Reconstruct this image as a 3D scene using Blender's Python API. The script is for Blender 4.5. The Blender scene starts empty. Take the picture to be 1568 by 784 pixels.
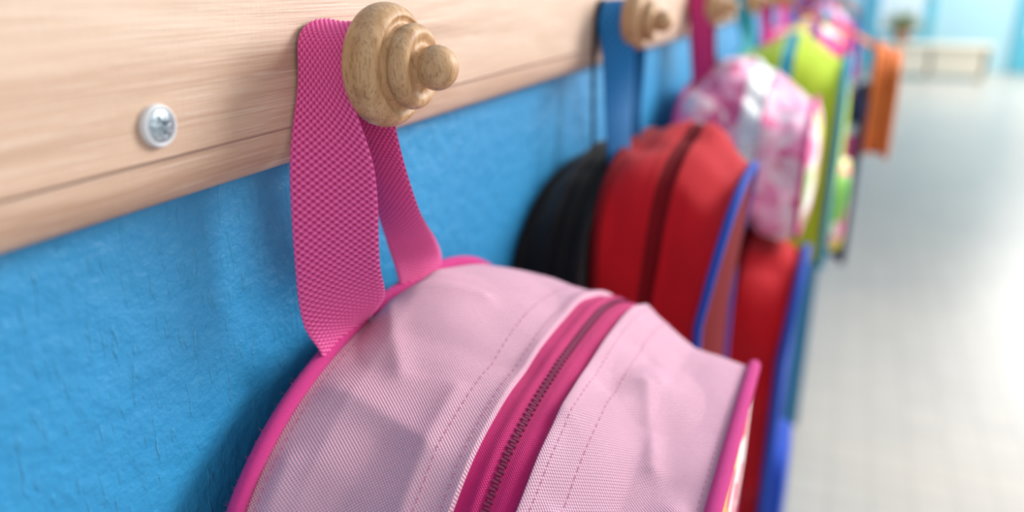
import bpy, math, random
from mathutils import Vector, Matrix, noise
random.seed(4)
S = bpy.context.scene
try:
    S.view_settings.view_transform = 'Standard'
except Exception:
    pass
COL = bpy.context.collection

# ------------------------------------------------------------- camera
F = 1250.0
ex = Vector((547, 431, -F)).normalized()
p = math.atan(431 / F)
ez = Vector((0, math.cos(p), math.sin(p)))
ey = ez.cross(ex)
R = Matrix(((ex.x, ex.y, ex.z), (ey.x, ey.y, ey.z), (ez.x, ez.y, ez.z)))
cam = bpy.data.cameras.new('camera')
co = bpy.data.objects.new('camera', cam)
COL.objects.link(co)
co.matrix_world = Matrix.Translation((0, -.215, 1.25)) @ R.to_4x4()
cam.lens = F / 1600 * 36
cam.sensor_width = 36
cam.clip_start = .01
cam.dof.use_dof = True
cam.dof.focus_distance = .312
cam.dof.aperture_fstop = 3.8
S.camera = co

# ------------------------------------------------------------- helpers
def lin(r, g, b):
    f = lambda c: ((c / 255) / 12.92 if c / 255 <= .04045 else ((c / 255 + .055) / 1.055) ** 2.4)
    return (f(r), f(g), f(b), 1)

class NT:
    def __init__(s, name):
        s.m = bpy.data.materials.new(name)
        s.m.use_nodes = True
        s.t = s.m.node_tree
        s.b = s.t.nodes['Principled BSDF']
    def n(s, typ, **k):
        nd = s.t.nodes.new(typ)
        for a, v in k.items():
            setattr(nd, a, v)
        return nd
    def l(s, a, b):
        s.t.links.new(a, b)
    def math(s, op, a, b=None, c=None):
        nd = s.n('ShaderNodeMath', operation=op)
        for i, v in enumerate((a, b, c)):
            if v is None: continue
            if isinstance(v, (int, float)): nd.inputs[i].default_value = v
            else: s.l(v, nd.inputs[i])
        return nd.outputs[0]
    def mix(s, fac, a, b):
        nd = s.n('ShaderNodeMix', data_type='RGBA')
        for i, v in ((0, fac), (6, a), (7, b)):
            if isinstance(v, (int, float, tuple)): nd.inputs[i].default_value = v
            else: s.l(v, nd.inputs[i])
        return nd.outputs[2]
    def noise(s, vec, scale, detail=4, rough=.5, mapscale=None):
        if mapscale:
            mp = s.n('ShaderNodeMapping')
            mp.inputs['Scale'].default_value = mapscale
            s.l(vec, mp.inputs[0]); vec = mp.outputs[0]
        nd = s.n('ShaderNodeTexNoise')
        nd.inputs['Scale'].default_value = scale
        nd.inputs['Detail'].default_value = detail
        nd.inputs['Roughness'].default_value = rough
        s.l(vec, nd.inputs['Vector'])
        return nd.outputs['Fac']
    def ramp(s, fac, stops):
        nd = s.n('ShaderNodeValToRGB')
        cr = nd.color_ramp
        cr.elements[0].position, cr.elements[0].color = stops[0]
        cr.elements[1].position, cr.elements[1].color = stops[-1]
        for pz, c in stops[1:-1]:
            e = cr.elements.new(pz); e.color = c
        s.l(fac, nd.inputs[0])
        return nd.outputs[0]
    def coord(s, w='Object'):
        if not hasattr(s, 'tc'): s.tc = s.n('ShaderNodeTexCoord')
        return s.tc.outputs[w]
    def bump(s, h, dist, strength=1, prev=None):
        nd = s.n('ShaderNodeBump')
        nd.inputs['Strength'].default_value = strength
        nd.inputs['Distance'].default_value = dist
        s.l(h, nd.inputs['Height'])
        if prev: s.l(prev, nd.inputs['Normal'])
        return nd.outputs[0]
    def set(s, color=None, rough=None, normal=None, sheen=None, metal=None, spec=None):
        b = s.b
        if color is not None:
            if isinstance(color, tuple): b.inputs['Base Color'].default_value = color
            else: s.l(color, b.inputs['Base Color'])
        if rough is not None: b.inputs['Roughness'].default_value = rough
        if metal is not None: b.inputs['Metallic'].default_value = metal
        if spec is not None: b.inputs['Specular IOR Level'].default_value = spec
        if sheen is not None:
            b.inputs['Sheen Weight'].default_value = sheen
        if normal is not None: s.l(normal, b.inputs['Normal'])
        return s.m

def fabric(name, rgb, period=.0009, depth=.00018, var=.12, rough=.85, sheen=.1, dark=.8, wv=.22):
    t = NT(name)
    sx = t.n('ShaderNodeSeparateXYZ'); t.l(t.coord('UV'), sx.inputs[0])
    k = 2 * math.pi / period
    a = t.math('SINE', t.math('MULTIPLY', sx.outputs[0], k))
    b = t.math('SINE', t.math('MULTIPLY', sx.outputs[1], k))
    w = t.math('MULTIPLY', a, b)
    c = lin(*rgb)
    d = tuple(x * dark for x in c[:3]) + (1,)
    n1 = t.noise(t.coord('Object'), 40, 3)
    n2 = t.noise(t.coord('UV'), 1, 2, mapscale=(900, 2500, 1))
    f = t.math('MULTIPLY_ADD', w, wv, t.math('MULTIPLY_ADD', n1, .5, t.math('MULTIPLY', n2, .4)))
    col = t.mix(f, d, tuple(min(1, x * (1 + var)) for x in c[:3]) + (1,))
    bp = t.bump(w, depth)
    bp = t.bump(n1, .002, .3, bp)
    return t.set(col, rough, bp, sheen, spec=.2)

def webmat(name, hi, lo, pu, pv):
    t = NT(name)
    sx = t.n('ShaderNodeSeparateXYZ'); t.l(t.coord('UV'), sx.inputs[0])
    a = t.math('SINE', t.math('MULTIPLY', sx.outputs[0], 2 * math.pi / pu))
    b = t.math('SINE', t.math('MULTIPLY', sx.outputs[1], 2 * math.pi / pv))
    w = t.math('MULTIPLY_ADD', t.math('MULTIPLY', a, b), .5, .5)
    fib = t.noise(t.coord('UV'), 1, 3, .6, mapscale=(9000, 2600, 1))
    f = t.math('MULTIPLY_ADD', fib, .3, t.math('MULTIPLY_ADD', w, 1.1, -.12))
    col = t.mix(f, lin(*lo), lin(*hi))  # shade in the weave gaps put into the colour, raised yarns lightened
    bp = t.bump(fib, .0002, .6)
    return t.set(col, .6, bp, .1, spec=.35)

def plain(name, rgb, rough=.7, **k):
    t = NT(name)
    n1 = t.noise(t.coord('Object'), 25, 3)
    c = lin(*rgb)
    col = t.mix(n1, tuple(x * .85 for x in c[:3]) + (1,), tuple(min(1, x * 1.12) for x in c[:3]) + (1,))
    return t.set(col, rough, **k)

def link(name, me, parent=None, mats=()):
    o = bpy.data.objects.new(name, me)
    COL.objects.link(o)
    for m in mats: me.materials.append(m)
    if parent: o.parent = parent
    return o

def empty(name, loc=(0, 0, 0)):
    e = bpy.data.objects.new(name, None)
    e.empty_display_size = .05
    COL.objects.link(e)
    return e

def grid(name, P, mats, parent=None, closeU=False, closeV=False, uv=None, matf=None, smooth=True):
    nu, nv = len(P), len(P[0])
    vs = [tuple(q) for row in P for q in row]
    fs, fi = [], []
    for i in range(nu if closeU else nu - 1):
        for j in range(nv if closeV else nv - 1):
            i2, j2 = (i + 1) % nu, (j + 1) % nv
            fs.append((i * nv + j, i2 * nv + j, i2 * nv + j2, i * nv + j2))
            fi.append((i, j))
    me = bpy.data.meshes.new(name)
    me.from_pydata(vs, [], fs)
    me.polygons.foreach_set('use_smooth', [smooth] * len(fs))
    if uv:
        ul = me.uv_layers.new(name='UVMap')
        flat = []
        for (i, j) in fi:
            for (a, b) in ((i, j), (i + 1, j), (i + 1, j + 1), (i, j + 1)):
                flat.extend(uv(a, b))
        ul.data.foreach_set('uv', flat)
    if matf:
        me.polygons.foreach_set('material_index', [matf(i, j) for (i, j) in fi])
    me.update()
    return link(name, me, parent, mats)

def lathe(name, prof, origin, axis, mats, parent=None, seg=96):
    """prof: list of (dist along axis, radius); axis unit vector"""
    ax = Vector(axis)
    u = ax.orthogonal().normalized(); v = ax.cross(u)
    P = []
    for k in range(seg):
        a = 2 * math.pi * k / seg
        d = u * math.cos(a) + v * math.sin(a)
        P.append([Vector(origin) + ax * h + d * r for h, r in prof])
    return grid(name, P, mats, parent, closeU=True)

def smoothprof(pts, n=6):
    out = []
    m = len(pts)
    for i in range(m - 1):
        p0 = pts[max(i - 1, 0)]; p1 = pts[i]; p2 = pts[i + 1]; p3 = pts[min(i + 2, m - 1)]
        for k in range(n):
            t = k / n
            q = []
            for c in range(len(p1)):
                q.append(.5 * (2 * p1[c] + (p2[c] - p0[c]) * t + (2 * p0[c] - 5 * p1[c] + 4 * p2[c] - p3[c]) * t * t
                               + (3 * p1[c] - p0[c] - 3 * p2[c] + p3[c]) * t ** 3))
            out.append(tuple(q))
    out.append(tuple(pts[-1]))
    return out

def box(name, a, b, mat, parent=None, bevel=0.0):
    import bmesh
    bm = bmesh.new()
    bmesh.ops.create_cube(bm, size=1)
    for v in bm.verts:
        v.co = Vector([(a[i] + b[i]) / 2 + v.co[i] * (b[i] - a[i]) for i in range(3)])
    if bevel:
        bmesh.ops.bevel(bm, geom=bm.edges[:], offset=bevel, segments=3, affect='EDGES')
    me = bpy.data.meshes.new(name)
    bm.to_mesh(me); bm.free()
    return link(name, me, parent, [mat])

def tube(name, pts, r, mats, parent=None, closed=False, seg=12, rf=None):
    n = len(pts); pts = [Vector(q) for q in pts]
    P = []
    up = Vector((0, 1, 0))
    for i in range(n):
        if closed: d = (pts[(i + 1) % n] - pts[i - 1])
        else: d = pts[min(i + 1, n - 1)] - pts[max(i - 1, 0)]
        d.normalize()
        a = d.cross(up)
        if a.length < 1e-3: a = d.cross(Vector((1, 0, 0)))
        a.normalize(); b = d.cross(a)
        rr = r * (rf(i) if rf else 1)
        P.append([pts[i] + (a * math.cos(2 * math.pi * k / seg) + b * math.sin(2 * math.pi * k / seg)) * rr for k in range(seg)])
    return grid(name, P, mats, parent, closeU=closed, closeV=True, uv=lambda i, j: (i * .002, j * r * 6.28 / seg))

def interp(tab, t, sm=.5):
    """smooth piecewise interpolation of [(t, v), ...]"""
    if t <= tab[0][0]: return tab[0][1]
    for (a, va), (b, vb) in zip(tab, tab[1:]):
        if t <= b:
            f = (t - a) / (b - a)
            f = f * f * (3 - 2 * f) * sm + f * (1 - sm)
            return va + (vb - va) * f
    return tab[-1][1]

# ------------------------------------------------------------- materials
def mat_rail():
    t = NT('rail_pine_wood')
    o = t.coord('Object')
    warp = t.noise(o, 3, 2, mapscale=(1.2, 1, 6))
    mp = t.n('ShaderNodeMapping'); mp.inputs['Scale'].default_value = (1.5, 10, 40)
    t.l(o, mp.inputs[0])
    av = t.n('ShaderNodeVectorMath', operation='ADD')
    cmb = t.n('ShaderNodeCombineXYZ')
    t.l(t.math('MULTIPLY', warp, 2.2), cmb.inputs[2])
    t.l(mp.outputs[0], av.inputs[0]); t.l(cmb.outputs[0], av.inputs[1])
    g = t.noise(av.outputs[0], 1.6, 5, .62)
    fine = t.noise(o, 1, 4, .7, mapscale=(18, 200, 1300))
    big = t.noise(o, 2.0, 2, mapscale=(1, 3, 8))
    c = t.ramp(g, [(.28, lin(172, 136, 112)), (.43, lin(198, 166, 143)), (.6, lin(212, 186, 165)), (.75, lin(222, 202, 185))])
    c = t.mix(t.math('MULTIPLY', t.math('GREATER_THAN', fine, .57), .35), c, lin(230, 215, 200))
    c = t.mix(t.math('MULTIPLY', t.math('LESS_THAN', fine, .42), .38), c, lin(158, 120, 96))
    c = t.mix(t.math('MULTIPLY', big, .45), c, lin(204, 174, 150))
    # few dark long checks along the grain
    ck = t.noise(o, 1, 3, .5, mapscale=(2.2, 60, 210))
    c = t.mix(t.math('MULTIPLY', t.math('LESS_THAN', ck, .27), .6), c, lin(130, 82, 60))
    sc = t.noise(o, 1, 3, .6, mapscale=(700, 100, 60))
    b = t.bump(fine, .0006, .5)
    b = t.bump(g, .001, .3, b)
    b = t.bump(sc, .0004, .25, b)
    return t.set(c, .5, b)

def mat_oak():
    t = NT('knob_oak_wood')
    o = t.coord('Object')
    f = t.noise(o, 1, 4, .6, mapscale=(1700, 1000, 170))
    g = t.noise(o, 1, 3, .5, mapscale=(300, 180, 22))
    c = t.ramp(g, [(.3, lin(170, 128, 88)), (.5, lin(190, 150, 108)), (.72, lin(206, 168, 128))])
    c = t.mix(t.math('MULTIPLY', t.math('LESS_THAN', f, .43), .5), c, lin(124, 84, 52))
    b = t.bump(f, .0001, .5)
    return t.set(c, .5, b, spec=.35)

def mat_wall():
    t = NT('blue_painted_plaster')
    o = t.coord('Object')
    a = t.noise(o, 80, 5, .6)
    s2 = t.noise(o, 1, 3, .55, mapscale=(330, 200, 70))
    s3 = t.ramp(s2, [(.58, (0, 0, 0, 1)), (.70, (1, 1, 1, 1))])
    l1 = t.noise(o, 6, 3)
    l2 = t.noise(o, 160, 3)
    c = t.mix(l1, lin(32, 126, 184), lin(50, 148, 200))
    c = t.mix(t.math('MULTIPLY', l2, .4), c, lin(62, 150, 194))
    c = t.mix(t.math('MULTIPLY', s3, .25), c, lin(86, 166, 208))
    b = t.bump(a, .004, .6)
    b = t.bump(s3, .0006, .8, b)
    return t.set(c, .45, b, spec=.4)

def mat_floor():
    t = NT('floor_grey_tile')
    o = t.coord('Object')
    br = t.n('ShaderNodeTexBrick')
    br.offset = 0
    br.inputs['Scale'].default_value = 1
    br.inputs['Brick Width'].default_value = .1
    br.inputs['Row Height'].default_value = .1
    br.inputs['Mortar Size'].default_value = .003
    br.inputs['Color1'].default_value = lin(164, 162, 158)
    br.inputs['Color2'].default_value = lin(174, 171, 165)
    br.inputs['Mortar'].default_value = lin(140, 139, 136)
    t.l(o, br.inputs['Vector'])
    n = t.noise(o, 1.3, 4)
    c = t.mix(t.math('MULTIPLY', n, .6), br.outputs[0], lin(196, 188, 172))
    b = t.bump(t.noise(o, 3, 2), .02, .15)
    return t.set(c, .32, b)

M = {}
M['rail'] = mat_rail(); M['oak'] = mat_oak(); M['wall'] = mat_wall(); M['floor'] = mat_floor()
M['pink'] = fabric('pale_pink_canvas', (248, 192, 214), .0015, .00045, rough=.98, sheen=.0, dark=.78, wv=.40)
M['mag'] = fabric('magenta_fabric', (226, 62, 148), .0008, .00015, rough=.8)
M['web'] = webmat('magenta_webbing', (255, 112, 184), (176, 14, 100), .0033, .0028)
M['ziptape'] = fabric('magenta_zip_tape', (210, 30, 116), .0012, .0002, rough=.6, sheen=.1, dark=.6)
M['zipteeth'] = plain('magenta_zip_teeth', (124, 12, 70), .75)
M['stitch'] = plain('pink_thread', (214, 140, 172), .7)
M['white'] = plain('white_plastic', (215, 218, 222), .4)
M['thread'] = plain('pale_blue_thread', (150, 190, 215), .6)
M['blk'] = fabric('black_fabric', (12, 12, 16), .002, .0001)
M['red'] = fabric('red_fabric', (196, 14, 30), .002, .0002)
M['dred'] = fabric('dark_red_fabric', (120, 8, 20), .002, .0002, sheen=0)
M['royal'] = fabric('royal_blue_fabric', (36, 76, 176), .002, .0002)
M['bweb'] = webmat('blue_webbing', (16, 128, 196), (0, 80, 140), .0064, .0064)
M['tweb'] = webmat('teal_webbing', (50, 170, 190), (10, 120, 140), .0064, .0064)
M['mweb'] = webmat('raspberry_webbing', (220, 50, 130), (150, 16, 86), .0064, .0064)
M['lime'] = fabric('lime_fabric', (184, 208, 50), .002, .0002)
M['teal'] = fabric('teal_fabric', (40, 160, 185), .002, .0002)
M['orange'] = fabric('orange_fabric', (222, 120, 60), .002, .0002)
M['navy'] = fabric('navy_fabric', (30, 36, 70), .002, .0002)
M['purple'] = fabric('purple_fabric', (130, 50, 130), .002, .0002)

def patterned(name, cols, scale):
    t = NT(name)
    v = t.n('ShaderNodeTexVoronoi'); v.inputs['Scale'].default_value = scale
    nz = t.n('ShaderNodeTexNoise'); nz.inputs['Scale'].default_value = scale * .6
    t.l(t.coord('Object'), nz.inputs['Vector'])
    add = t.n('ShaderNodeVectorMath', operation='MULTIPLY_ADD')
    t.l(nz.outputs['Color'], add.inputs[0]); add.inputs[1].default_value = (.05,) * 3
    t.l(t.coord('Object'), add.inputs[2])
    t.l(add.outputs[0], v.inputs['Vector'])
    sp = t.n('ShaderNodeSeparateColor'); t.l(v.outputs['Color'], sp.inputs[0])
    n = len(cols)
    r = t.n('ShaderNodeValToRGB'); r.color_ramp.interpolation = 'CONSTANT'
    r.color_ramp.elements[0].color = lin(*cols[0])
    r.color_ramp.elements[1].position = 1 / n; r.color_ramp.elements[1].color = lin(*cols[1])
    for k in range(2, n):
        e = r.color_ramp.elements.new(k / n); e.color = lin(*cols[k])
    t.l(sp.outputs[0], r.inputs[0])
    return t.set(r.outputs[0], .85, sheen=.2)
M['floral'] = patterned('floral_pink_print', [(240, 196, 214), (232, 140, 178), (222, 190, 204), (206, 90, 140), (236, 168, 198)], 45)
M['candy'] = patterned('candy_print', [(240, 120, 170), (250, 230, 80), (245, 235, 240), (120, 190, 90), (230, 80, 140)], 30)
M['stripe'] = patterned('navy_pink_print', [(30, 36, 70), (224, 80, 150), (30, 36, 70), (220, 220, 235)], 30)

def frontprint():
    t = NT('pale_pink_front_print')
    sx = t.n('ShaderNodeSeparateXYZ'); t.l(t.coord('Object'), sx.inputs[0])
    dx = t.math('SUBTRACT', sx.outputs[0], .365); dz = t.math('SUBTRACT', sx.outputs[2], .950)
    d = t.math('SQRT', t.math('ADD', t.math('MULTIPLY', dx, dx), t.math('MULTIPLY', dz, dz)))
    v = t.n('ShaderNodeTexVoronoi'); v.inputs['Scale'].default_value = 55
    t.l(t.coord('Object'), v.inputs['Vector'])
    sp = t.n('ShaderNodeSeparateColor'); t.l(v.outputs['Color'], sp.inputs[0])
    r = t.n('ShaderNodeValToRGB'); r.color_ramp.interpolation = 'CONSTANT'
    cols = [(250, 240, 240), (214, 50, 60), (240, 170, 80), (250, 235, 235), (226, 90, 120)]
    r.color_ramp.elements[0].color = lin(*cols[0])
    r.color_ramp.elements[1].position = .2; r.color_ramp.elements[1].color = lin(*cols[1])
    for k in range(2, 5):
        e = r.color_ramp.elements.new(k / 5); e.color = lin(*cols[k])
    t.l(sp.outputs[0], r.inputs[0])
    c = t.mix(t.math('LESS_THAN', d, .105), lin(242, 188, 214), r.outputs[0])
    return t.set(c, .8, sheen=.1)
M['print'] = frontprint()

# ------------------------------------------------------------- room shell
box('wall_left', (-.8, 0, 0), (13.6, .12, 2.9), M['wall'])
box('floor', (-.8, -4.5, -.1), (13.6, .12, 0), M['floor'])
fw = plain('far_wall_paint', (176, 216, 226), .6)
box('wall_far', (13.5, -4.5, 0), (13.6, .0, 2.9), fw)
box('baseboard_left', (-.8, -.012, 0), (13.5, 0, .09), plain('baseboard_paint', (30, 110, 165), .5))

prof = [(0, 1.1815), (-.008, 1.1800), (-.0125, 1.1815), (-.0155, 1.185), (-.0178, 1.190), (-.0188, 1.196), (-.019, 1.203), (-.019, 1.262),
        (-.0185, 1.270), (-.0165, 1.275), (-.012, 1.278), (0, 1.2785)]
prof = smoothprof(prof, 4)
xs = [-.6 + i * .05 for i in range(int(7.2 / .05))]
grid('coat_rail', [[(x, y, z) for (y, z) in prof] for x in xs], [M['rail']])

# ------------------------------------------------------------- knobs
PEG0, PEGS, PEGZ = .272, .388, 1.219
def arc(cx, cr, ra, rb, a0, a1, n):
    """elliptic arc in (h, r): centre (cx, cr), half sizes ra (h) rb (r), degrees measured from +r towards +h"""
    return [(cx + ra * math.sin(math.radians(a0 + (a1 - a0) * k / n)), cr + rb * math.cos(math.radians(a0 + (a1 - a0) * k / n))) for k in range(n + 1)]
kp = [(0, .0125), (.002, .0114), (.008, .0108), (.020, .0108), (.0236, .0120), (.0242, .0150)]
kp += arc(.0320, .0172, .0080, .0062, -80, 78, 22)        # big turned rim
kp += [(.0396, .0182), (.0392, .0176), (.0390, .0168), (.0391, .0160)]   # cove round the bead
kp += [(.0396, .0154), (.0404, .0152)]
kp += arc(.0438, .0118, .0046, .0042, -45, 82, 16)         # second bead
kp += [(.0480, .0112), (.0476, .0104), (.0474, .0094), (.0476, .0084), (.0482, .0077)]
kp += [(.0535 - math.cos(math.radians(58 + 122 * k / 16)) * .0084, max(.00001, math.sin(math.radians(58 + 122 * k / 16)) * .0084)) for k in range(17)]
for i in range(12):
    o = lathe('coat_knob', [(h, r) for h, r in kp], (0, 0, 0), (0, -1, 0), [M['oak']])
    o.location = (PEG0 + PEGS * i, -.0185, PEGZ)

# ------------------------------------------------------------- screw
scr = empty('screw')
met = NT('zinc_metal')
nn = met.noise(met.coord('Object'), 900, 3)
met.set(met.ramp(nn, [(.3, lin(140, 158, 168)), (.7, lin(200, 212, 220))]), .35, met.bump(nn, .0002, .4), metal=1)
sx0, sz0 = .186, 1.2075
lathe('washer', smoothprof([(0, .0066), (.0010, .0067), (.0020, .0064), (.0024, .0058), (.0021, .0053), (.0010, .0051)], 4), (sx0, -.019, sz0), (0, -1, 0), [M['white']], scr)
P = []
for k in range(144):
    a = 2 * math.pi * k / 144
    row = []
    for j in range(41):
        r = .0050 * (1 - j / 40)
        h = .0022 + .0007 * (1 - (r / .0050) ** 2)
        ca = abs(math.cos(a - .35)) * r; sa = abs(math.sin(a - .35)) * r
        crs = min(ca, sa) < .00075 and max(ca, sa) < .0034
        c2 = math.cos(a - .35 + math.pi / 4); s2 = math.sin(a - .35 + math.pi / 4)
        crs2 = min(abs(c2), abs(s2)) * r < .00025 and r < .0038
        if crs: h -= .0019
        elif crs2: h -= .0005
        if j == 0: h = .0010
        row.append((sx0 + math.cos(a) * r, -.019 - h, sz0 + math.sin(a) * r))
    P.append(row)
grid('head', P, [met.m], scr, closeU=True)

# ------------------------------------------------------------- webbing
def webbing(name, rows, mats, parent, step=.0004, weave=.0006, pu=.0033, pv=.0028, thick=.0012):
    """rows: list of (Ledge, Redge) vectors"""
    R6 = smoothprof([tuple(l) + tuple(r) for l, r in rows], 40)
    C = [Vector(((q[0] + q[3]) / 2, (q[1] + q[4]) / 2, (q[2] + q[5]) / 2)) for q in R6]
    L = [0]
    for a, b in zip(C, C[1:]): L.append(L[-1] + (b - a).length)
    n = int(L[-1] / step) + 2
    res = []; k = 0
    for i in range(n):
        s = L[-1] * i / (n - 1)
        while k < len(L) - 2 and L[k + 1] < s: k += 1
        f = (s - L[k]) / max(1e-9, L[k + 1] - L[k])
        res.append([R6[k][c] * (1 - f) + R6[k + 1][c] * f for c in range(6)])
    wdt = .032
    m = int(wdt / step)
    front = []; g = lambda x: math.copysign(abs(x) ** .6, x)
    for i in range(n):
        a = Vector(res[i][:3]); b = Vector(res[i][3:])
        j0, j1 = max(0, i - 3), min(n - 1, i + 3)
        tn = (Vector(res[j1][:3]) + Vector(res[j1][3:]) - Vector(res[j0][:3]) - Vector(res[j0][3:])).normalized()
        nr = (b - a).cross(tn).normalized()
        fr, bk = [], []
        v = L[-1] * i / (n - 1)
        for j in range(m + 1):
            u = j / m
            q = a.lerp(b, u)
            cup = .0012 * math.sin(math.pi * u)
            edge = min(u, 1 - u) * wdt
            sel = min(1, edge / .0016)
            h = g(math.sin(2 * math.pi * j * step / pu)) * g(math.sin(2 * math.pi * v / pv))
            hh = weave * h * sel + thick * .5 * math.sqrt(sel)
            fr.append(q + nr * (hh + cup)); bk.append(q - nr * (hh - cup))
        front.append(fr + bk[::-1])
    return grid(name, front, mats, parent, closeV=True, uv=lambda i, j: ((j if j <= m else 2 * m + 1 - j) * step, i * step))

# ------------------------------------------------------------- backpack generator
def ref_outline(w2, a, h, cb, n, ntop=2.3, nbot=4.0):
    pts = []
    K = 400
    for k in range(K):
        th = math.pi - math.pi * k / K
        pts.append((math.copysign(abs(math.cos(th)) ** (2 / ntop), math.cos(th)) * 1.0, a * (1 - abs(math.sin(th)) ** (2 / ntop))))
    nb = 100
    for k in range(nb): pts.append((1.0, a + (h - a - cb) * k / nb))
    for k in range(K):
        th = math.pi * k / K
        pts.append((math.copysign(abs(math.cos(th)) ** (2 / nbot), math.cos(th)), h - cb + cb * abs(math.sin(th)) ** (2 / nbot)))
    for k in range(nb): pts.append((-1.0, h - cb - (h - a - cb) * k / nb))
    L = [0]
    m = len(pts)
    for i in range(m):
        p0, p1 = pts[i], pts[(i + 1) % m]
        L.append(L[-1] + math.hypot((p1[0] - p0[0]) * w2, p1[1] - p0[1]))
    out = []; k = 0
    for i in range(n):
        s = L[-1] * i / n
        while L[k + 1] < s: k += 1
        f = (s - L[k]) / max(1e-9, L[k + 1] - L[k])
        p0, p1 = pts[k % m], pts[(k + 1) % m]
        out.append((p0[0] * (1 - f) + p1[0] * f, p0[1] * (1 - f) + p1[1] * f))
    iapex = min(range(n), key=lambda i: abs(out[i][0]) + out[i][1] * 10)
    return out, L[-1], iapex

def backpack(cfg):
    root = empty(cfg.get('name', 'backpack'))
    w2, a, h = cfg['w2'], cfg['a'], cfg['h']
    n, nt = cfg.get('n', 160), cfg.get('nt', 30)
    ref, LEN, iap = ref_outline(w2, a, h, cfg.get('cb', .06), n, cfg.get('ntop', 2.3))
    y0, y1 = cfg['y0'], cfg['y1']
    dep = abs(y1 - y0)
    ztab, xtab, wtab = cfg['z'], cfg['x'], cfg.get('w', [(0, 1), (1, 1)])
    ytil = cfg.get('ytilt', 0)
    folds = cfg.get('folds', [])
    cones = cfg.get('cones', [])
    wr = cfg.get('wr', .003); wf = cfg.get('wf', 14)
    seed = cfg.get('seed', 0)
    zc = cfg.get('zip', (.50, .64))
    zsm = cfg.get('zsm', .8)
    def pt(i, t, off=0.0):
        sx, dr = ref[i % n]
        j = (i + 1) % n; k = (i - 1) % n
        dx = (ref[j][0] - ref[k][0]) * w2; dz = -(ref[j][1] - ref[k][1])
        ln = math.hypot(dx, dz) or 1
        nx, nz = -dz / ln, dx / ln
        top = interp(ztab, t, zsm)
        x = interp(xtab, t) + w2 * interp(wtab, t) * sx
        fade = max(0, 1 - dr / (h * .5))
        z = interp(ztab, 0) + (top - interp(ztab, 0)) * (.35 + .65 * fade) - dr
        y = y0 + (y1 - y0) * t + ytil * t * min(1, max(0, dr / .1))
        Sg = ((i - iap) % n)
        if Sg > n / 2: Sg -= n
        Sg = Sg * LEN / n; T = t * dep
        d = 0
        ed = min(1, min(t, 1 - t) / .12)
        q = Vector((x, y, z))
        if wr: d += wr * ed * (noise.noise(q * wf + Vector((seed, 0, 0))) + .5 * noise.noise(q * wf * 2.3))
        for (s0, t0, s1, t1, wd, am) in folds:
            vx, vt = s1 - s0, t1 - t0
            l2 = vx * vx + vt * vt
            f = max(0, min(1, ((Sg - s0) * vx + (T - t0) * vt) / l2))
            dd = math.hypot(Sg - s0 - vx * f, T - t0 - vt * f)
            if dd < wd * 3: d += am * math.exp(-(dd / wd) ** 1.5) * min(1, min(t, 1 - t) / .06)
        for (s0, t0, ws, wa, wb, am) in cones:
            wt = wa if T < t0 else wb
            dd = math.sqrt(((Sg - s0) / ws) ** 2 + ((T - t0) / wt) ** 2 + .002)
            if dd < 1: d += am * (1 - dd)
        zm = (zc[0] + zc[1]) / 2; zh = (zc[1] - zc[0]) / 2
        e = abs(t - zm) - zh
        hem = cfg.get('hem', .0016)
        if e > 0: d += hem * math.exp(-(e * dep / .004) ** 2) 
        else: d += -hem * .8 + hem * 1.2 * math.exp(-(((t - zm) * dep + .0045) / .0022) ** 2) + hem * .5 * math.exp(-(((t - zm) * dep - .0045) / .0018) ** 2)
        d += off
        return Vector((x + nx * d, y, z + nz * d))
    ts = sorted(set([k / nt for k in range(nt + 1)] + [zc[0], zc[0] - .0005 / dep, zc[1], zc[1] + .0005 / dep]))
    P = [[pt(i, t) for t in ts] for i in range(n)]
    def mf(i, j):
        tm = (ts[j] + ts[j + 1]) / 2
        return 1 if zc[0] < tm < zc[1] else 0
    grid('gusset', P, [M[cfg['body']], M[cfg['zipm']]], root, closeU=True,
         uv=lambda i, j: (i * LEN / n, ts[j] * dep), matf=mf)
    for nm, t, pm in (('piping_back', 0, cfg.get('pipeb', cfg['pipe'])), ('piping_front', 1, cfg['pipe'])):
        r = cfg.get('pr', .0042)
        tube(nm, [pt(i, t, r * .5) for i in range(n)], r, [M[pm]], root, closed=True, seg=14)
    for nm, t, sgn in (('back_panel', 0, 1), ('front_panel', 1, -1)):
        bul = cfg.get('bulge', .012) if t else 0.001
        cx = sum(pt(i, t).x for i in range(0, n, 4)) / len(range(0, n, 4))
        cz = sum(pt(i, t).z for i in range(0, n, 4)) / len(range(0, n, 4))
        K = 24
        rows = []
        for i in range(n):
            q = pt(i, t); row = []
            for k in range(K + 1):
                r = 1 - k / K
                row.append(Vector((cx + (q.x - cx) * r, q.y * r + (y1 + ytil if t else y0) * (1 - r) + sgn * bul * (1 - r ** 4) , cz + (q.z - cz) * r)))
            rows.append(row)
        mm = cfg.get('front', cfg['body']) if t else cfg.get('back', cfg['body'])
        grid(nm, rows, [M[mm]], root, closeU=True,
             uv=lambda i, j, rows=rows: (rows[i % n][j].x, rows[i % n][j].z))
    if cfg.get('pocket', True):
        t = 1
        cx = interp(xtab, 1); zt = interp(ztab, 1)
        pw, ph = w2 * .72 * interp(wtab, 1), h * .42
        zc0 = zt - h * .93
        rows = []
        for i in range(64):
            th = 2 * math.pi * i / 64
            ox = pw * math.copysign(abs(math.cos(th)) ** .5, math.cos(th)); oz = ph / 2 * math.copysign(abs(math.sin(th)) ** .5, math.sin(th))
            rows.append([Vector((cx + ox * r, y1 + ytil - cfg.get('bulge', .012) * .6 - dd, zc0 + ph / 2 + oz * r)) for r, dd in ((1, 0), (1, .012), (.96, .018), (.7, .021), (.3, .022), (0, .022))])
        grid('front_pocket', rows, [M[cfg.get('pocketm', cfg['pipe'])]], root, closeU=True)
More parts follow.
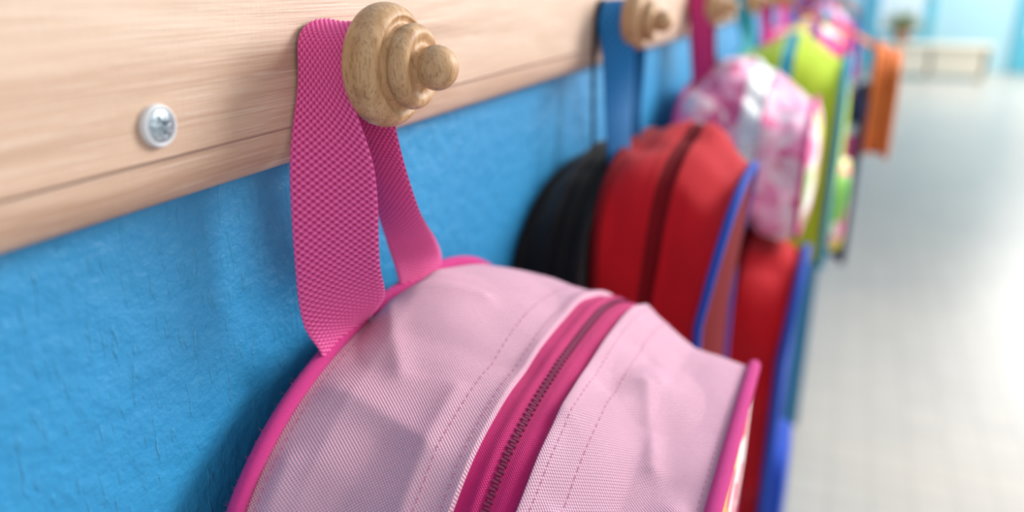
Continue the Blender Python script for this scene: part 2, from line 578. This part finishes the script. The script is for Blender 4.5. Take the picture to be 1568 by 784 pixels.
    if cfg.get('teeth'):
        zm = (zc[0] + zc[1]) / 2
        pitch = .0016
        vs, fs = [], []
        N = int(LEN * .62 / pitch)
        for k in range(N):
            s = -LEN * .31 + k * pitch
            fi = (s / LEN * n + iap)
            i0 = math.floor(fi); f = fi - i0
            side = 1 if k % 2 else -1
            tA = zm - .0012 / dep + side * .0004 / dep; tB = zm + .0012 / dep + side * .0004 / dep
            def q(ii, t, off): return pt(ii, t, off).lerp(pt(ii + 1, t, off), f)
            c0, c1, c2, c3 = q(i0, tA, .0001), q(i0, tB, .0001), q(i0, tB, .0010), q(i0, tA, .0010)
            tn = (pt(i0 + 2, zm) - pt(i0 - 2, zm)).normalized() * pitch * .36
            b = len(vs)
            for c in (c0, c1, c2, c3): vs += [tuple(c - tn), tuple(c + tn)]
            fs += [(b, b + 1, b + 3, b + 2), (b + 2, b + 3, b + 5, b + 4), (b + 4, b + 5, b + 7, b + 6), (b + 6, b + 7, b + 1, b), (b, b + 2, b + 4, b + 6), (b + 1, b + 7, b + 5, b + 3)]
        me = bpy.data.meshes.new('zipper_teeth'); me.from_pydata(vs, [], fs)
        link('zipper_teeth', me, root, [M['zipteeth']])
        vs, fs = [], []
        for t0, off in ((zc[0] - .004 / dep, 0), (zc[0] - .0135 / dep, 0), (zc[1] + .004 / dep, 0), (zc[1] + .0135 / dep, 0), (.04, 0), (.962, 0)):
            pitch = .0042
            for k in range(int(LEN * .62 / pitch)):
                s = -LEN * .31 + k * pitch
                fi = (s / LEN * n + iap); i0 = math.floor(fi); f = fi - i0
                c = pt(i0, t0, .0001).lerp(pt(i0 + 1, t0, .0001), f)
                tn = (pt(i0 + 2, t0) - pt(i0 - 2, t0)).normalized()
                nrm = (pt(i0, t0, .001) - pt(i0, t0, 0)).normalized()
                wv = tn.cross(nrm).normalized() * .00022
                b = len(vs)
                for e, hh in ((-.0014, 0), (-.0009, .0003), (.0009, .0003), (.0014, 0)):
                    vs += [tuple(c + tn * e - wv + nrm * hh), tuple(c + tn * e + wv + nrm * hh)]
                for z in (0, 2, 4): fs.append((b + z, b + z + 1, b + z + 3, b + z + 2))
        me = bpy.data.meshes.new('stitching'); me.from_pydata(vs, [], fs)
        link('stitching', me, root, [M['stitch']])
    return root, pt, iap, n, LEN

# ------------------------------------------------------------- pink backpack
# (s0, t0, s1, t1, width, height): s along the arch from the apex (camera side negative), t from the wall side
folds = [
    (-.028, .010, -.010, .045, .004, .0026),
    (-.034, .012, -.070, .034, .005, .0026),
    (-.050, .022, -.045, .070, .010, -.0018),
    (-.085, .016, -.100, .060, .008, .0024),
    (-.105, .040, -.160, .030, .014, -.0026),
    (-.070, .058, -.140, .060, .005, .0018),
    (-.120, .012, -.170, .012, .007, .0022),
    (-.010, .124, -.055, .138, .005, .0034),
    (-.025, .108, .020, .118, .007, -.0030),
    (-.060, .104, -.030, .118, .006, .0024),
    (-.100, .112, -.060, .145, .010, -.0032),
    (-.120, .136, -.075, .152, .006, .0030),
    (-.160, .108, -.105, .112, .005, .0028),
]
pk, ppt, iap, pn, plen = backpack(dict(name='backpack', w2=.145, a=.10, h=.36, y0=-.020, y1=-.186, n=900, nt=120,
    z=[(0, 1.1015), (.13, 1.1025), (.46, 1.089), (.61, 1.081), (.79, 1.055), (.84, 1.052), (1, 1.045)], zsm=.1,
    x=[(0, .325), (.3, .338), (.56, .346), (1, .358)], w=[(0, 1), (1, 1)], ytilt=.010,
    cones=[(-.006, .021, .065, .020, .055, .0145), (.000, .128, .035, .022, .022, .008)],
    body='pink', pipe='mag', zipm='ziptape', front='print', back='pink', pocketm='mag', teeth=True, folds=folds, wr=.0020, wf=16, pr=.0036, zip=(.465, .60), bulge=.006))

V = Vector
rows = [
    (V((.292, -.018, 1.091)), V((.256, -.018, 1.088))),
    (V((.290, -.024, 1.103)), V((.254, -.022, 1.099))),
    (V((.278, -.040, 1.120)), V((.246, -.0205, 1.116))),
    (V((.263, -.0480, 1.142)), V((.2440, -.0205, 1.140))),
    (V((.260, -.0500, 1.180)), V((.2465, -.0205, 1.182))),
    (V((.2565, -.0430, 1.212)), V((.2555, -.0205, 1.212))),
    (V((.260, -.0415, 1.230)), V((.259, -.0205, 1.230))),
    (V((.272, -.0415, 1.2350)), V((.272, -.0205, 1.2350))),
    (V((.284, -.0415, 1.229)), V((.284, -.0205, 1.229))),
    (V((.288, -.0440, 1.190)), V((.292, -.0205, 1.190))),
    (V((.300, -.0460, 1.155)), V((.304, -.0205, 1.155))),
    (V((.336, -.0350, 1.128)), V((.314, -.0205, 1.130))),
    (V((.362, -.0240, 1.108)), V((.322, -.021, 1.108))),
    (V((.368, -.018, 1.091)), V((.325, -.018, 1.091))),
]
webbing('hanging_loop', rows, [M['web']], pk)
# loose thread tied round the piping
ci = min(range(pn), key=lambda i: abs(ppt(i, 0).x - .290) + (1 if ppt(i, 0).z < 1.0 else 0))
c = ppt(ci, 0, .002)
tube('loose_thread', [c + V((.0008 * math.sin(a * 3), math.cos(a) * .0044, math.sin(a) * .0044)) for a in [k * .3 for k in range(0, 21)]], .0003, [M['thread']], pk, seg=6)
# fluff on the piping
vs, fs = [], []
for k in range(900):
    i = iap + random.randint(-260, 60); t = 0 if random.random() < .75 else 1
    c = ppt(i, t, .0018)
    d = V((random.uniform(-1, .6), random.uniform(-1, 1), random.uniform(-.2, 1))).normalized()
    c = c + d * .0035
    tip = c + d * random.uniform(.0006, .0022) + V([random.uniform(-.0006, .0006) for _ in range(3)])
    sd = d.cross(V((0, 1, .3))).normalized() * .00006
    b = len(vs); vs += [tuple(c - sd), tuple(c + sd), tuple(tip)]; fs.append((b, b + 1, b + 2))
me = bpy.data.meshes.new('piping_fluff'); me.from_pydata(vs, [], fs); link('piping_fluff', me, pk, [M['mag']])

# ------------------------------------------------------------- other bags
def loop(root, px, bx, ztop, y, mat, w=.028, spread=.04, yb=None):
    yb = yb if yb is not None else y
    rows = []
    for (x, z, f) in ((bx - spread, ztop - .015, 1), (bx - spread * .8, ztop + .02, .8), (px - .018, (ztop + PEGZ) / 2 + .02, .3), (px - .013, PEGZ + .004, 0), (px, PEGZ + .0150, 0),
                      (px + .013, PEGZ + .004, 0), (px + .018, (ztop + PEGZ) / 2 + .02, .3), (bx + spread * .8, ztop + .02, .8), (bx + spread, ztop - .015, 1)):
        yy = y + (yb - y) * f
        rows.append((V((x - w * .35 * f, yy, z)), V((x + w * .35 * f, yy - w * (1 - .6 * f), z))))
    webbing('hanging_loop', rows, [M[mat]], root, step=.0016, weave=.0003, pu=.0064, pv=.0064)

def pegx(i): return PEG0 + PEGS * (i - 1)
b2 = backpack(dict(w2=.120, a=.085, h=.40, ntop=2.8, y0=-.056, y1=-.152, z=[(0, 1.122), (.3, 1.132), (.6, 1.130), (1, 1.106)], x=[(0, .665), (.5, .670), (1, .640)], w=[(0, 1), (.5, 1), (1, .78)],
    body='red', pipe='royal', pipeb='dred', zipm='dred', front='dred', back='blk', pocketm='royal', wr=.010, wf=14, pr=.0034, zip=(.40, .54), seed=3, ytilt=.016, bulge=.001))[0]
bk = backpack(dict(name='drawstring_bag', w2=.145, a=.09, h=.40, y0=-.004, y1=-.050, z=[(0, 1.100), (.5, 1.118), (1, 1.110)], x=[(0, .655), (1, .660)],
    body='blk', pipe='blk', zipm='blk', pocket=False, wr=.006, seed=9, pr=.003, bulge=.001))[0]
loop(b2, pegx(2), .635, 1.125, -.021, 'bweb', yb=-.048, spread=.022, w=.031)
loop(bk, pegx(2) + .0, .68, 1.10, -.020, 'blk', w=.004, yb=-.02)

r2 = backpack(dict(w2=.13, a=.10, h=.50, y0=-.060, y1=-.192, z=[(0, .935), (.5, .95), (1, .925)], x=[(0, 1.03), (1, 1.01)], w=[(0, 1), (1, .82)],
    body='red', pipe='royal', pipeb='dred', zipm='dred', front='royal', pocketm='royal', wr=.012, wf=11, pr=.006, zip=(.35, .5), seed=13, ytilt=.01, bulge=.003))[0]
loop(r2, pegx(3), 1.05, .94, -.021, 'mweb', yb=-.08, spread=.03)
fl = backpack(dict(w2=.125, a=.06, h=.165, cb=.05, y0=-.030, y1=-.180, z=[(0, 1.125), (.4, 1.15), (1, 1.105)], x=[(0, 1.075), (1, 1.085)],
    body='floral', pipe='mag', zipm='white', front='candy', pocket=False, wr=.018, wf=18, pr=.003, seed=21))[0]
loop(fl, pegx(3), 1.07, 1.13, -.024, 'mweb', yb=-.035)
lm = backpack(dict(w2=.135, a=.09, h=.34, y0=-.040, y1=-.210, z=[(0, 1.135), (.5, 1.165), (1, 1.125)], x=[(0, 1.46), (1, 1.475)],
    body='lime', pipe='teal', zipm='teal', front='lime', pocketm='candy', wr=.008, wf=12, pr=.006, seed=31, zip=(.42, .54)))[0]
loop(lm, pegx(4), 1.455, 1.14, -.021, 'tweb', yb=-.045)
nv = backpack(dict(w2=.13, a=.08, h=.38, y0=-.030, y1=-.248, z=[(0, 1.08), (.5, 1.11), (1, 1.04)], x=[(0, 1.83), (1, 1.84)],
    body='stripe', pipe='navy', zipm='mag', front='stripe', pocket=False, wr=.009, wf=12, pr=.007, seed=41, bulge=.004))[0]
loop(nv, pegx(5), 1.83, 1.11, -.021, 'mag', yb=-.04)
og = backpack(dict(name='handbag', w2=.10, a=.08, h=.22, y0=-.262, y1=-.304, z=[(0, 1.13), (1, 1.11)], x=[(0, 1.85), (1, 1.86)],
    body='orange', pipe='orange', zipm='dred', front='orange', pocket=False, wr=.012, wf=12, seed=51, bulge=.004))[0]
loop(og, pegx(5), 1.85, 1.12, -.024, 'orange', yb=-.265)
mats = [('candy', 'mag', 'purple'), ('mag', 'royal', 'teal'), ('floral', 'purple', 'mag'), ('teal', 'navy', 'lime'), ('purple', 'mag', 'floral'), ('orange', 'teal', 'navy'), ('royal', 'red', 'red')]
for k, (a_, b_, c_) in enumerate(mats):
    px = pegx(6 + k)
    r_ = backpack(dict(w2=.13, a=.09, h=.34 + .04 * (k % 3), y0=-.03, y1=-.20 - .02 * (k % 2), z=[(0, 1.13), (.5, 1.16 + .01 * (k % 3)), (1, 1.12)], x=[(0, px - .02), (1, px)],
        body=a_, pipe=b_, zipm=c_, front=a_, pocketm=b_, wr=.01, seed=60 + k, pr=.006, n=120, nt=20))[0]
    loop(r_, px, px, 1.14, -.021, b_, yb=-.04)

# support post of the rack
pst = empty('coat_rack_support')
bp_ = plain('post_paint', (50, 124, 156), .5)
box('upright', (2.24, -.20, 0), (2.30, -.110, 1.06), bp_, pst, .004)
box('wall_arm', (2.25, -.115, .98), (2.29, -.001, 1.03), bp_, pst, .003)
box('foot_arm', (2.25, -.115, .10), (2.29, -.013, .15), bp_, pst, .003)

# ------------------------------------------------------------- far end of the corridor
bn = empty('bench')
cream = plain('bench_cream_laminate', (232, 222, 200), .5)
box('seat', (12.1, -1.9, .40), (12.6, -.5, .45), cream, bn, .01)
box('front_board', (12.14, -1.86, .06), (12.17, -.54, .40), cream, bn, .004)
for i, yy in enumerate((-1.84, -1.2, -.6)):
    box('leg_%d' % (i + 1), (12.14, yy, 0), (12.56, yy + .05, .40), cream, bn, .004)
tealp = plain('teal_door_paint', (90, 182, 204), .5)
glass = plain('pale_glass_panel', (225, 240, 245), .2)
for i, yy in enumerate((-.35, -2.3, -3.3)):
    d = empty('door_%d' % (i + 1))
    box('leaf', (13.44, yy - .9, 0.003), (13.497, yy, 2.05), tealp, d, .005)
    box('glass', (13.43, yy - .75, .5), (13.445, yy - .15, 1.9), glass, d, .003)
    box('handle', (13.39, yy - .85, 1.0), (13.44, yy - .82, 1.12), M['white'], d, .004)
pp = empty('potted_plant')
lathe('pot', [(0, .001), (0, .08), (.16, .11), (.17, .115), (.16, .10), (.14, .001)], (12.35, -.8, .45), (0, 0, 1), [plain('terracotta', (190, 130, 100))], pp, 32)
vs, fs = [], []
for k in range(140):
    a = random.uniform(0, 6.28); e = random.uniform(.2, 1.4); ln = random.uniform(.15, .42)
    d = V((math.cos(a) * math.cos(e), math.sin(a) * math.cos(e), math.sin(e)))
    b0 = V((12.35, -.8, .60)); sd = d.cross(V((0, 0, 1))).normalized() * .025
    tip = b0 + d * ln + V((0, 0, -.04)); mid = b0 + d * ln * .55
    b = len(vs)
    vs += [tuple(b0), tuple(mid + sd), tuple(tip), tuple(mid - sd)]
    fs.append((b, b + 1, b + 2, b + 3))
me = bpy.data.meshes.new('leaves'); me.from_pydata(vs, [], fs); link('leaves', me, pp, [plain('leaf_green', (150, 160, 120))])

# ------------------------------------------------------------- light
w = bpy.data.worlds.new('daylight'); S.world = w; w.use_nodes = True
w.node_tree.nodes['Background'].inputs[0].default_value = (.98, .985, 1, 1)
w.node_tree.nodes['Background'].inputs[1].default_value = .82
def area(name, loc, tgt, e, size, sy=None, col=(1, 1, 1)):
    l = bpy.data.lights.new(name, 'AREA'); l.energy = e; l.size = size; l.color = col
    if sy: l.shape = 'RECTANGLE'; l.size_y = sy
    o = bpy.data.objects.new(name, l); COL.objects.link(o)
    o.location = loc; o.rotation_euler = (V(tgt) - V(loc)).to_track_quat('-Z', 'Y').to_euler()
area('window_light', (2.5, -1.9, 2.35), (.4, 0, 1.1), 122, 1.1, 1.1, (1, .98, .95))
area('hall_floor_fill', (11, -3.4, 2.8), (10.2, -1.2, 0), 260, 4, 2, (1, .98, .93))  # added fill lamp that brightens the floor at the far end
